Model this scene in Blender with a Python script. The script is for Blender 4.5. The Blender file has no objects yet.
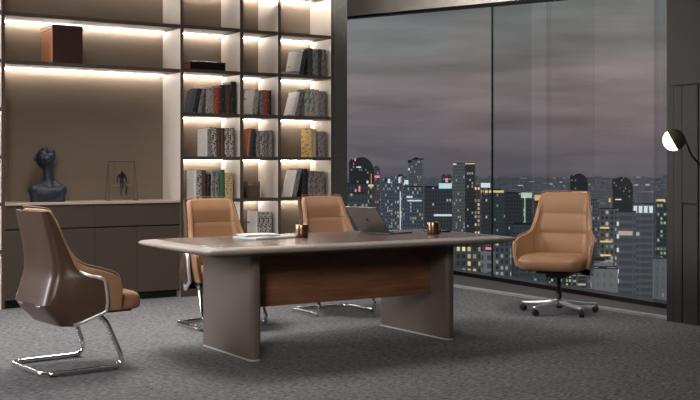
import bpy, bmesh, math, random
from mathutils import Vector, Matrix, noise
random.seed(7)
PI = math.pi
SC = bpy.context.scene
COL = SC.collection

# ------------------------------------------------------------------ helpers
def link(o):
    COL.objects.link(o); return o

def tag(o, label=None, cat=None, group=None, kind=None):
    if label: o['label'] = label
    if cat: o['category'] = cat
    if group: o['group'] = group
    if kind: o['kind'] = kind
    return o

def thing(name, label, cat, loc=(0, 0, 0), rz=0.0, group=None):
    o = bpy.data.objects.new(name, None)
    o.empty_display_size = 0.1
    link(o)
    o.location = loc; o.rotation_euler = (0, 0, rz)
    return tag(o, label, cat, group)

def obj(name, bm, mats, parent=None, smooth=False, loc=None, rot=None):
    me = bpy.data.meshes.new(name)
    bmesh.ops.recalc_face_normals(bm, faces=bm.faces)
    bm.to_mesh(me); bm.free()
    if not isinstance(mats, (list, tuple)): mats = [mats]
    for m in mats: me.materials.append(m)
    if smooth:
        for p in me.polygons: p.use_smooth = True
    o = link(bpy.data.objects.new(name, me))
    if parent: o.parent = parent
    if loc: o.location = loc
    if rot: o.rotation_euler = rot
    return o

def box(bm, x0, x1, y0, y1, z0, z1, bev=0.0, seg=2, mi=0, M=None):
    b2 = bmesh.new() if bev or M is not None else bm
    v = [b2.verts.new(p) for p in ((x0,y0,z0),(x1,y0,z0),(x1,y1,z0),(x0,y1,z0),(x0,y0,z1),(x1,y0,z1),(x1,y1,z1),(x0,y1,z1))]
    fs = [b2.faces.new([v[i] for i in q]) for q in ((3,2,1,0),(4,5,6,7),(0,1,5,4),(1,2,6,5),(2,3,7,6),(3,0,4,7))]
    for f in fs: f.material_index = mi
    if b2 is not bm:
        if bev: bmesh.ops.bevel(b2, geom=b2.edges[:], offset=bev, segments=seg, affect='EDGES', profile=0.5)
        for f in b2.faces: f.material_index = mi
        if M is not None: bmesh.ops.transform(b2, matrix=M, verts=b2.verts)
        me = bpy.data.meshes.new('t'); b2.to_mesh(me); b2.free()
        bm.from_mesh(me); bpy.data.meshes.remove(me)
    return bm

def boxobj(name, dims, mat, parent=None, bev=0.0, seg=2, smooth=False):
    return obj(name, box(bmesh.new(), *dims, bev=bev, seg=seg), mat, parent, smooth)

def lathe(bm, prof, n=24, c=(0, 0, 0), M=None, caps=True):
    rings = []; verts = []
    for r, z in prof:
        ring = [bm.verts.new((c[0] + r * math.cos(2*PI*i/n), c[1] + r * math.sin(2*PI*i/n), c[2] + z)) for i in range(n)]
        rings.append(ring); verts += ring
    for a, b in zip(rings, rings[1:]):
        for i in range(n):
            bm.faces.new((a[i], a[(i+1) % n], b[(i+1) % n], b[i]))
    if caps:
        bm.faces.new(rings[0][::-1]); bm.faces.new(rings[-1])
    if M is not None: bmesh.ops.transform(bm, matrix=M, verts=verts)
    return bm

def catmull(pts, n=6, closed=False):
    P = [Vector(p) for p in pts]; out = []
    m = len(P)
    rng = range(m if closed else m - 1)
    for i in rng:
        if closed: a, b, c, d = P[(i-1) % m], P[i], P[(i+1) % m], P[(i+2) % m]
        else: a, b, c, d = P[max(i-1, 0)], P[i], P[i+1], P[min(i+2, m-1)]
        for k in range(n):
            t = k / n
            out.append(0.5 * ((2*b) + (-a + c)*t + (2*a - 5*b + 4*c - d)*t*t + (-a + 3*b - 3*c + d)*t**3))
    if not closed: out.append(P[-1])
    return out

def fillet(pts, r, n=6):
    """round the inner corners of a polyline"""
    P = [Vector(p) for p in pts]; out = [P[0]]
    for i in range(1, len(P) - 1):
        a, b, c = P[i-1], P[i], P[i+1]
        u = (a - b); v = (c - b)
        rr = min(r, u.length * .48, v.length * .48)
        p = b + u.normalized() * rr; q = b + v.normalized() * rr
        for k in range(n + 1):
            t = k / n
            out.append(p * (1-t)**2 + b * 2*t*(1-t) + q * t*t)
    out.append(P[-1]); return out

def tube(bm, pts, r, n=10, closed=False, ry=None, up=Vector((0, 0, 1))):
    P = [Vector(p) for p in pts]; m = len(P); rings = []
    ry = ry or r
    for i in range(m):
        if closed: t = P[(i+1) % m] - P[i-1]
        else: t = P[min(i+1, m-1)] - P[max(i-1, 0)]
        t.normalize()
        u = up if abs(t.dot(up)) < .95 else Vector((1, 0, 0))
        s = t.cross(u).normalized(); w = s.cross(t).normalized()
        rings.append([bm.verts.new(P[i] + s * r * math.cos(2*PI*k/n) + w * ry * math.sin(2*PI*k/n)) for k in range(n)])
    for i in range(m if closed else m - 1):
        a, b = rings[i], rings[(i+1) % m]
        for k in range(n):
            bm.faces.new((a[k], a[(k+1) % n], b[(k+1) % n], b[k]))
    if not closed:
        bm.faces.new(rings[0][::-1]); bm.faces.new(rings[-1])
    return bm

def loft(bm, rings, cap=True, closed=True):
    R = [[bm.verts.new(p) for p in r] for r in rings]
    n = len(R[0])
    for a, b in zip(R, R[1:]):
        for i in range(n if closed else n - 1):
            bm.faces.new((a[i], a[(i+1) % n], b[(i+1) % n], b[i]))
    if cap and closed:
        bm.faces.new(R[0][::-1]); bm.faces.new(R[-1])
    return R

def prism(bm, poly, z0, z1):
    a = [bm.verts.new((x, y, z0)) for x, y in poly]; b = [bm.verts.new((x, y, z1)) for x, y in poly]
    n = len(poly)
    bm.faces.new(a[::-1]); bm.faces.new(b)
    for i in range(n): bm.faces.new((a[i], a[(i+1) % n], b[(i+1) % n], b[i]))
    return bm

def copy_tree(o, parent=None):
    c = o.copy(); COL.objects.link(c)
    if parent is not None: c.parent = parent
    for ch in [x for x in KIDS if x.parent == o]:
        copy_tree(ch, c)
    return c
KIDS = []

# ------------------------------------------------------------------ materials
class N:
    def __init__(s, name):
        s.m = bpy.data.materials.new(name); s.m.use_nodes = True
        s.t = s.m.node_tree; s.b = s.t.nodes['Principled BSDF']; s.out = s.t.nodes['Material Output']
    def n(s, typ, **kw):
        nd = s.t.nodes.new(typ)
        for k, v in kw.items():
            if hasattr(nd, k): setattr(nd, k, v)
            else: nd.inputs[k].default_value = v
        return nd
    def l(s, a, b): s.t.links.new(a, b)
    def math(s, op, a, b=None):
        nd = s.t.nodes.new('ShaderNodeMath'); nd.operation = op
        for i, v in enumerate((a, b)):
            if v is None: continue
            if isinstance(v, (int, float)): nd.inputs[i].default_value = v
            else: s.l(v, nd.inputs[i])
        return nd.outputs[0]
    def mix(s, f, a, b):
        nd = s.t.nodes.new('ShaderNodeMix'); nd.data_type = 'RGBA'
        for k, v in ((0, f), (6, a), (7, b)):
            if hasattr(v, 'is_linked'): s.l(v, nd.inputs[k])
            elif k: nd.inputs[k].default_value = (*v, 1)
            else: nd.inputs[k].default_value = v
        return nd.outputs[2]
    def bump(s, h, strength, dist=.01):
        b = s.n('ShaderNodeBump'); b.inputs['Strength'].default_value = strength; b.inputs['Distance'].default_value = dist
        s.l(h, b.inputs['Height']); s.l(b.outputs[0], s.b.inputs['Normal'])

def plain(name, col, rough=.5, metal=0.0, spec=.5, var=.0, vscale=20, bump=0.0, bscale=200, coat=0.0, stretch=(1, 1, 1)):
    k = N(name); b = k.b
    b.inputs['Base Color'].default_value = (*col, 1); b.inputs['Roughness'].default_value = rough
    b.inputs['Metallic'].default_value = metal; b.inputs['Specular IOR Level'].default_value = spec
    b.inputs['Coat Weight'].default_value = coat
    tc = k.n('ShaderNodeTexCoord'); mp = k.n('ShaderNodeMapping'); mp.inputs['Scale'].default_value = stretch
    k.l(tc.outputs['Object'], mp.inputs[0])
    if var:
        nz = k.n('ShaderNodeTexNoise'); nz.inputs['Scale'].default_value = vscale; nz.inputs['Detail'].default_value = 6
        k.l(mp.outputs[0], nz.inputs['Vector'])
        k.l(k.mix(nz.outputs[0], tuple(c*(1-var) for c in col), tuple(min(1, c*(1+var)) for c in col)), b.inputs['Base Color'])
    if bump:
        nb = k.n('ShaderNodeTexNoise'); nb.inputs['Scale'].default_value = bscale; nb.inputs['Detail'].default_value = 3
        k.l(mp.outputs[0], nb.inputs['Vector'])
        k.bump(nb.outputs[0], bump, .002)
    return k.m

def emis(name, col, st):
    k = N(name); k.b.inputs['Base Color'].default_value = (*col, 1)
    k.b.inputs['Emission Color'].default_value = (*col, 1); k.b.inputs['Emission Strength'].default_value = st
    return k.m

M = {}
M['leather'] = plain('tan_leather', (.35, .188, .102), .38, var=.10, vscale=9, bump=.25, bscale=260)
M['leather_dark'] = plain('brown_leather', (.085, .048, .032), .33, var=.15, vscale=7, bump=.2, bscale=260)
M['rim_glint'] = plain('rim_glint_tan', (.42, .24, .14), .35)  # lighter tan that paints the highlight along the chair rim
M['chrome'] = plain('chrome', (.82, .82, .84), .09, 1.0)
M['alu'] = plain('polished_aluminium', (.62, .60, .58), .28, 1.0)
M['silver'] = plain('bright_silver', (.90, .89, .88), .38, .85)
M['black'] = plain('black_plastic', (.012, .012, .013), .45)
M['blackgloss'] = plain('black_lacquer', (.012, .011, .011), .18)
M['cab'] = plain('brown_grey_laminate', (.062, .045, .034), .42, var=.18, vscale=5, stretch=(1, 1, 14))
M['cabtop'] = plain('taupe_counter', (.42, .34, .28), .35)
M['frame'] = plain('dark_brown_frame', (.070, .052, .040), .4)
M['litcream'] = plain('lit_cream', (.47, .41, .355), .5)  # pale tone carries the strongly lit look of the shelf sides
M['backpan'] = plain('taupe_back_panel', (.165, .122, .088), .55, var=.08, vscale=3, stretch=(1, 1, 6))
M['led'] = emis('led_strip', (1.0, .94, .87), 50.0)
M['ledwide'] = emis('led_strip_wide_bay', (1.0, .94, .87), 50.0)
M['ceil'] = plain('ceiling_paint', (.72, .66, .60), .8)
M['wall'] = plain('wall_paint', (.16, .135, .115), .7)
M['rwall'] = plain('right_wall_panel', (.036, .031, .026), .5, var=.06, vscale=2)
M['groove'] = plain('dark_groove', (.01, .009, .008), .7)
M['joint'] = plain('panel_joint', (.018, .016, .013), .7)
M['winframe'] = plain('window_frame_dark', (.016, .015, .014), .4, .3)
M['topborder'] = plain('table_border_leather', (.30, .255, .225), .33, var=.06, vscale=12, bump=.1)
M['leg'] = plain('table_leg_leather', (.145, .116, .097), .42, var=.08, vscale=5, bump=.1)
M['under'] = plain('table_underside', (.025, .02, .017), .5)
M['mag'] = plain('magazine_white', (.62, .62, .61), .35, var=.12, vscale=18)
M['maggrey'] = plain('magazine_grey', (.28, .27, .26), .4, var=.3, vscale=25)
M['pages'] = plain('book_pages', (.55, .50, .43), .8)
M['copper'] = plain('brushed_copper', (.34, .21, .13), .28, 1.0)
M['laptop'] = plain('laptop_grey_metal', (.27, .26, .26), .34, .85)
M['logo'] = plain('laptop_emblem', (.06, .06, .062), .2, .6)
M['keys'] = plain('laptop_keys', (.02, .02, .022), .5)
M['screen'] = plain('laptop_screen', (.01, .01, .012), .1)
M['bust'] = plain('blue_black_plaster', (.014, .019, .034), .5, var=.5, vscale=30, bump=.8, bscale=70)
M['bronze'] = plain('dark_bronze', (.02, .018, .017), .3, .5)
M['wire'] = plain('wire_bronze', (.06, .045, .035), .35, .8)
M['boxbrown'] = plain('lit_brown_leather', (.42, .17, .075), .5, var=.06, vscale=8)
M['boxdark'] = plain('dark_brown_leather', (.045, .016, .012), .4)
M['skirt'] = plain('table_foot_metal', (.80, .78, .74), .35, .6)
M['palestrip'] = plain('pale_floor_strip', (.40, .37, .34), .45, var=.25, vscale=8)
M['band'] = plain('brown_floor_band', (.085, .066, .055), .6, var=.3, vscale=20)
M['ground'] = plain('city_ground', (.05, .052, .06), .9, var=.5, vscale=.01)
M['lampdark'] = plain('lamp_shell', (.14, .13, .09), .4, .2)  # yellowish tone: glow of the globe is put into the shell colour
M['lampglow'] = emis('lamp_glow', (1.0, .90, .66), 9.0)

def wood_mat():
    k = N('walnut_veneer'); tc = k.n('ShaderNodeTexCoord'); mp = k.n('ShaderNodeMapping')
    mp.inputs['Scale'].default_value = (1.0, 9, 12); k.l(tc.outputs['Object'], mp.inputs[0])
    n1 = k.n('ShaderNodeTexNoise'); n1.inputs['Scale'].default_value = 2.6; n1.inputs['Detail'].default_value = 7; n1.inputs['Distortion'].default_value = .6
    k.l(mp.outputs[0], n1.inputs['Vector'])
    n2 = k.n('ShaderNodeTexNoise'); n2.inputs['Scale'].default_value = 14; n2.inputs['Detail'].default_value = 4
    mp2 = k.n('ShaderNodeMapping'); mp2.inputs['Scale'].default_value = (.6, 14, 18); k.l(tc.outputs['Object'], mp2.inputs[0]); k.l(mp2.outputs[0], n2.inputs['Vector'])
    r = k.n('ShaderNodeValToRGB'); r.color_ramp.elements[0].position = .32; r.color_ramp.elements[0].color = (.13, .058, .034, 1)
    r.color_ramp.elements[1].position = .68; r.color_ramp.elements[1].color = (.30, .135, .07, 1)
    mx = k.math('ADD', k.math('MULTIPLY', n1.outputs[0], .7), k.math('MULTIPLY', n2.outputs[0], .3))
    k.l(mx, r.inputs[0]); k.l(r.outputs[0], k.b.inputs['Base Color'])
    k.b.inputs['Roughness'].default_value = .34
    return k.m
M['wood'] = wood_mat()

def top_mat():
    k = N('walnut_tabletop'); tc = k.n('ShaderNodeTexCoord'); mp = k.n('ShaderNodeMapping')
    mp.inputs['Scale'].default_value = (1.0, 12, 12); k.l(tc.outputs['Object'], mp.inputs[0])
    n1 = k.n('ShaderNodeTexNoise'); n1.inputs['Scale'].default_value = 3; n1.inputs['Detail'].default_value = 7
    k.l(mp.outputs[0], n1.inputs['Vector'])
    k.l(k.mix(n1.outputs[0], (.055, .035, .028), (.15, .095, .07)), k.b.inputs['Base Color'])
    k.b.inputs['Roughness'].default_value = .27
    return k.m
M['top'] = top_mat()

def carpet_mat():
    k = N('grey_carpet'); tc = k.n('ShaderNodeTexCoord')
    a = k.n('ShaderNodeTexNoise'); a.inputs['Scale'].default_value = 24; a.inputs['Detail'].default_value = 5; a.inputs['Roughness'].default_value = .8
    mp = k.n('ShaderNodeMapping'); mp.inputs['Scale'].default_value = (1, 2.2, 1); mp.inputs['Rotation'].default_value = (0, 0, .5)
    k.l(tc.outputs['Object'], mp.inputs[0]); k.l(mp.outputs[0], a.inputs['Vector'])
    b = k.n('ShaderNodeTexNoise'); b.inputs['Scale'].default_value = 3.2; b.inputs['Detail'].default_value = 6; b.inputs['Distortion'].default_value = .8
    k.l(mp.outputs[0], b.inputs['Vector'])
    br = k.n('ShaderNodeTexBrick'); br.inputs['Scale'].default_value = 1.0; br.inputs['Brick Width'].default_value = 1.2; br.inputs['Row Height'].default_value = .6
    br.inputs['Mortar Size'].default_value = .004; br.inputs['Color1'].default_value = (1, 1, 1, 1); br.inputs['Color2'].default_value = (.94, .94, .94, 1); br.inputs['Mortar'].default_value = (.72, .72, .72, 1)
    k.l(tc.outputs['Object'], br.inputs['Vector'])
    ar = k.n('ShaderNodeMapRange'); ar.inputs[1].default_value = .36; ar.inputs[2].default_value = .64; k.l(a.outputs[0], ar.inputs[0])
    c1 = k.mix(ar.outputs[0], (.045, .044, .046), (.33, .32, .33))
    c2 = k.mix(b.outputs[0], (.78, .78, .78), (1.15, 1.15, 1.15))
    mm = k.t.nodes.new('ShaderNodeMix'); mm.data_type = 'RGBA'; mm.blend_type = 'MULTIPLY'; mm.inputs[0].default_value = 1
    k.l(c1, mm.inputs[6]); k.l(c2, mm.inputs[7])
    m2 = k.t.nodes.new('ShaderNodeMix'); m2.data_type = 'RGBA'; m2.blend_type = 'MULTIPLY'; m2.inputs[0].default_value = 1
    k.l(mm.outputs[2], m2.inputs[6]); k.l(br.outputs[0], m2.inputs[7]); k.l(m2.outputs[2], k.b.inputs['Base Color'])
    k.b.inputs['Roughness'].default_value = .95; k.b.inputs['Specular IOR Level'].default_value = .15
    k.bump(a.outputs[0], .8, .012)
    return k.m
M['carpet'] = carpet_mat()

def marble_mat():
    k = N('dark_green_marble'); tc = k.n('ShaderNodeTexCoord')
    a = k.n('ShaderNodeTexNoise'); a.inputs['Scale'].default_value = 1.6; a.inputs['Detail'].default_value = 8; a.inputs['Distortion'].default_value = 1.6
    k.l(tc.outputs['Object'], a.inputs['Vector'])
    v = k.math('ABSOLUTE', k.math('SUBTRACT', a.outputs[0], .5))
    r = k.n('ShaderNodeValToRGB'); r.color_ramp.elements[0].position = 0; r.color_ramp.elements[0].color = (.085, .085, .075, 1)
    r.color_ramp.elements[1].position = .02; r.color_ramp.elements[1].color = (.062, .064, .058, 1)
    k.l(v, r.inputs[0]); k.l(r.outputs[0], k.b.inputs['Base Color']); k.b.inputs['Roughness'].default_value = .3
    return k.m
M['marble'] = marble_mat()

def glass_mat(name, tint, gl=.02):
    k = N(name)
    t = k.n('ShaderNodeBsdfTransparent'); t.inputs[0].default_value = (*tint, 1)
    g = k.n('ShaderNodeBsdfGlossy'); g.inputs['Roughness'].default_value = .30; g.inputs[0].default_value = (.8, .9, .9, 1)
    m = k.n('ShaderNodeMixShader'); m.inputs[0].default_value = gl
    k.l(t.outputs[0], m.inputs[1]); k.l(g.outputs[0], m.inputs[2]); k.l(m.outputs[0], k.out.inputs[0])
    return k.m

def book_mat(name, c, ink=None, dens=.5, sc=60, teal=None):
    """cloth or paper cover with rows of printed marks down the spine"""
    k = N(name); tc = k.n('ShaderNodeTexCoord'); k.b.inputs['Roughness'].default_value = .5
    mp = k.n('ShaderNodeMapping'); mp.inputs['Scale'].default_value = (1, .2, .8); k.l(tc.outputs['Object'], mp.inputs[0])
    nz = k.n('ShaderNodeTexNoise'); nz.inputs['Scale'].default_value = sc; nz.inputs['Detail'].default_value = 1
    k.l(mp.outputs[0], nz.inputs['Vector'])
    base = k.mix(nz.outputs[0], tuple(x*.85 for x in c), tuple(min(1, x*1.12) for x in c))
    if ink:
        s = k.math('GREATER_THAN', nz.outputs[0], 1 - dens)
        base = k.mix(s, tuple(c), ink)
    k.l(base, k.b.inputs['Base Color'])
    return k.m
BK = {
 'white': book_mat('book_white', (.82, .81, .79)), 'sketch': book_mat('book_white_print', (.80, .80, .79), (.22, .24, .28), .34, 30),
 'dark': book_mat('book_charcoal', (.035, .034, .036), (.16, .15, .15), .36, 70), 'black': book_mat('book_black', (.012, .012, .013), (.35, .33, .31), .33, 80),
 'grey': book_mat('book_grey', (.24, .225, .21), (.05, .05, .05), .42, 55), 'pattern': book_mat('book_patterned', (.42, .40, .37), (.02, .02, .02), .46, 62),
 'light': book_mat('book_light_grey', (.40, .37, .33), (.04, .03, .03), .40, 75), 'red': book_mat('book_red', (.36, .045, .030), (.55, .35, .3), .35, 80),
 'brown': book_mat('book_brown', (.085, .040, .028)), 'green': book_mat('book_green', (.055, .13, .065)),
 'yellow': book_mat('book_yellow', (.70, .50, .20), (.35, .22, .06), .42, 60), 'tan': book_mat('book_tan', (.48, .37, .19), (.05, .04, .02), .40, 60),
 'orange': book_mat('book_orange', (.50, .17, .07), (.6, .5, .4), .4, 14), 'slate': book_mat('book_slate', (.07, .08, .095), (.35, .37, .4), .34, 12),
 'teal': book_mat('book_grey_teal', (.42, .40, .36), (.02, .16, .15), .42, 30), 'beige': book_mat('book_beige', (.45, .38, .28)),
 'mauve': book_mat('book_mauve', (.23, .20, .19), (.06, .05, .05), .45, 50),
}

# ------------------------------------------------------------------ the room shell
def struct(name, bm, mat, parent=None):
    o = obj(name, bm, mat, parent)
    o['kind'] = 'structure'; return o
CEIL = 3.72
# window line: from A (near) to B (far)
def winx(y): return 7.79 + .09 * (y - 6.80)
WY0, WY1 = 6.12, 13.5
struct('floor', prism(bmesh.new(), [(-3.2, -2.6), (8.0, -2.6), (winx(WY0)+.2, WY0), (winx(WY1)+.2, WY1+.2), (-3.2, WY1+.2)], -.25, 0), M['carpet'])
struct('ceiling', box(bmesh.new(), -3.2, 8.75, -2.6, 13.8, CEIL, CEIL+.15), M['ceil'])
struct('wall_left', box(bmesh.new(), -3.2, -3.0, -2.6, 13.7, 0, CEIL), M['wall'])
struct('wall_front', box(bmesh.new(), -3.0, 7.99, -2.6, -2.45, 0, CEIL), M['wall'])
struct('wall_back', box(bmesh.new(), -3.0, 6.14, 10.47, 10.60, 0, CEIL), M['wall'])
struct('wall_back_far', box(bmesh.new(), -3.0, 8.36, 13.5, 13.68, 0, CEIL), M['wall'])
struct('wall_marble', box(bmesh.new(), 6.142, 6.30, 9.93, 10.60, 0, CEIL), M['marble'])

# right wall with its panel joints (the joints are cut as thin recessed gaps between raised boards)
bm = bmesh.new(); box(bm, 7.15, 7.70, -2.45, 6.20, 0, CEIL)
wr = struct('wall_right', bm, M['joint'])
bm = bmesh.new()
XR0, XR1 = 7.13, 7.149
for (y0, y1, z0, z1) in ((6.127, 6.20, 0, 1.978), (5.20, 6.20, 1.985, CEIL), (6.043, 6.124, 0, 1.978),
                         (5.88, 6.037, 1.00, 1.975), (5.88, 6.030, .0, .988), (5.20, 5.865, 0, 1.975),
                         (-2.45, 5.19, 0, CEIL)):
    box(bm, XR0, XR1, y0, y1, z0, z1)
struct('trim_right_wall', bm, M['rwall'], wr)

# window header, floor track, panes
def wpt(y, off=0.0): return Vector((winx(y) + off, y, 0))
bm = bmesh.new()
def hz(y): return 3.080 + .0815 * (y - 8.17)
def slab_between(bm, ya, yb, o0, o1, zf0, zf1):
    """box following the window line; zf0 / zf1 give bottom and top height at y"""
    v = []
    for y in (ya, yb):
        for o in (o0, o1):
            for zf in (zf0, zf1):
                v.append(bm.verts.new((winx(y) + o, y, zf(y))))
    a = v
    for q in ((0,1,3,2),(4,6,7,5),(0,4,5,1),(2,3,7,6),(0,2,6,4),(1,5,7,3)):
        bm.faces.new([a[i] for i in q])
slab_between(bm, WY0+.08, WY1, -.03, .16, hz, lambda y: CEIL)
struct('wall_window_header', bm, M['ceil'])
bm = bmesh.new()
slab_between(bm, WY0+.08, WY1, -.03, .10, lambda y: hz(y)-.032, lambda y: hz(y)-.002)
slab_between(bm, WY0+.08, WY1, -.05, .14, lambda y: .0, lambda y: .045)
win = struct('window_1', bm, M['winframe'])
# panes (y ranges in the window line)
panes = [(10.56, 13.49, 0.0, (.95, .97, .98)), (9.56, 10.59, .035, (.97, .965, .955)), (8.82, 9.545, .0, (.88, .90, .90)),
         (8.52, 8.85, .035, (.96, .97, .97)), (7.79, 8.55, .0, (.93, .93, .92)), (6.91, 7.82, .03, (.97, .96, .95)), (6.21, 6.94, .0, (.86, .87, .88))]
for i, (a, b, o, t) in enumerate(panes):
    bm = bmesh.new(); slab_between(bm, a, b, o, o+.012, lambda y: .045, lambda y: hz(y)-.033)
    p = obj('glass_pane', bm, glass_mat('glass_%d' % i, t), win); p['kind'] = 'structure'
bm = bmesh.new(); slab_between(bm, 9.545, 9.560, -.004, .016, lambda y: .046, lambda y: hz(y)-.033)
p = obj('mullion', bm, plain('joint_glass', (.02, .035, .035), .3), win); p['kind'] = 'structure'
# stone band and pale strips between carpet and glass
bm = bmesh.new(); prism(bm, [(7.345, 6.21), (winx(6.21)-.075, 6.21), (winx(13.4)-.075, 13.4), (7.345, 13.4)], .0, .004)
struct('trim_floor_band', bm, M['band'])
bm = bmesh.new(); box(bm, 7.25, 7.34, 6.21, 13.4, 0, .008)
box(bm, 7.19, 7.21, 6.21, 13.4, 0, .006)
struct('floor_strip', bm, M['palestrip'])

# ------------------------------------------------------------------ shelving wall
YF, YB = 9.95, 10.40
LEV = [3.15, 2.71, 2.27, 1.83, 1.39, .96, .525]
TH = .034
def led(parent, x0, x1, ztop, wide=False):
    bm = box(bmesh.new(), x0+.01, x1-.01, YB-.050, YB-.034, ztop-.010, ztop-.0008)
    return obj('led_strip', bm, M['ledwide' if wide else 'led'], parent)

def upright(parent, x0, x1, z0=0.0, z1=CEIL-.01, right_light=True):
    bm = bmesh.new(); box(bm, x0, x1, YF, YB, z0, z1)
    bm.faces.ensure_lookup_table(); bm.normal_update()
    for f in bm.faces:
        if abs(f.normal.x) > .9: f.material_index = 1  # side faces painted lighter to look lit
    return obj('upright', bm, [M['frame'], M['litcream']], parent)

bc = thing('bookcase', 'tall dark framed bookcase of three lit columns beside the marble pillar', 'bookcase', (0, 0, 0))
UP = [(4.339, 4.372), (5.003, 5.042), (5.449, 5.485), (6.105, 6.14)]
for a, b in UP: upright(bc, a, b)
obj('back_panel', box(bmesh.new(), 4.339, 6.14, YB, YB+.02, 0, CEIL-.01), M['backpan'], bc)
COLS = [(4.3725, 5.0025), (5.0425, 5.4485), (5.4855, 6.1045)]
for x0, x1 in COLS:
    for z in LEV:
        s = obj('shelf', box(bmesh.new(), x0, x1, YF+.002, YB-.001, z-TH/2, z+TH/2), M['frame'], bc)
        led(s, x0, x1, z-TH/2)
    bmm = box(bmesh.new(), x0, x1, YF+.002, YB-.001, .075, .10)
    s = obj('shelf', bmm, M['litcream'], bc)
    obj('plinth', box(bmesh.new(), x0, x1, YF+.01, YF+.03, 0.0, .0745), M['frame'], bc)
# wide display bay on the left + neighbour beyond it
db = thing('display_shelving', 'wide open display bay with two lit shelves above the low cabinet', 'shelving', (0, 0, 0))
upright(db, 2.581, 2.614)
obj('back_panel', box(bmesh.new(), 2.614, 4.338, YB, YB+.02, .97, CEIL-.01), M['backpan'], db)
for z in (3.15, 2.705, 2.262):
    s = obj('shelf', box(bmesh.new(), 2.615, 4.338, YF+.002, YB-.001, z-TH/2, z+TH/2), M['frame'], db)
    led(s, 2.615, 4.338, z-TH/2, True)
nb = thing('side_shelving', 'lit shelving bay cut by the left edge of the frame', 'shelving', (0, 0, 0))
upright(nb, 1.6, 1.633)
obj('back_panel', box(bmesh.new(), 1.634, 2.580, YB, YB+.02, 0, CEIL-.01), M['litcream'], nb)
for z in LEV:
    s = obj('shelf', box(bmesh.new(), 1.634, 2.580, YF+.002, YB-.001, z-TH/2, z+TH/2), M['frame'], nb)
    led(s, 1.634, 2.580, z-TH/2, False)

cb = thing('low_cabinet', 'long low brown cabinet with drawers over doors under the display bay', 'cabinet', (0, 0, 0))
x0, x1 = 2.616, 4.336
obj('body', box(bmesh.new(), x0, x1, YF+.03, YB+.02, .07, .944), M['groove'], cb)
obj('plinth', box(bmesh.new(), x0, x1, YF+.09, YB, 0, .0695), M['groove'], cb)
obj('countertop', box(bmesh.new(), x0, x1, YF-.012, YB-.002, .945, .969, bev=.003), M['cabtop'], cb)
for a, b in ((x0, 3.459), (3.464, x1)):
    obj('drawer', box(bmesh.new(), a, b, YF, YF+.0295, .728, .943, bev=.002), M['cab'], cb)
for a, b in ((x0, 3.031), (3.035, 3.459), (3.464, 3.881), (3.885, x1)):
    obj('door', box(bmesh.new(), a, b, YF, YF+.0295, .078, .716, bev=.002), M['cab'], cb)

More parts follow.
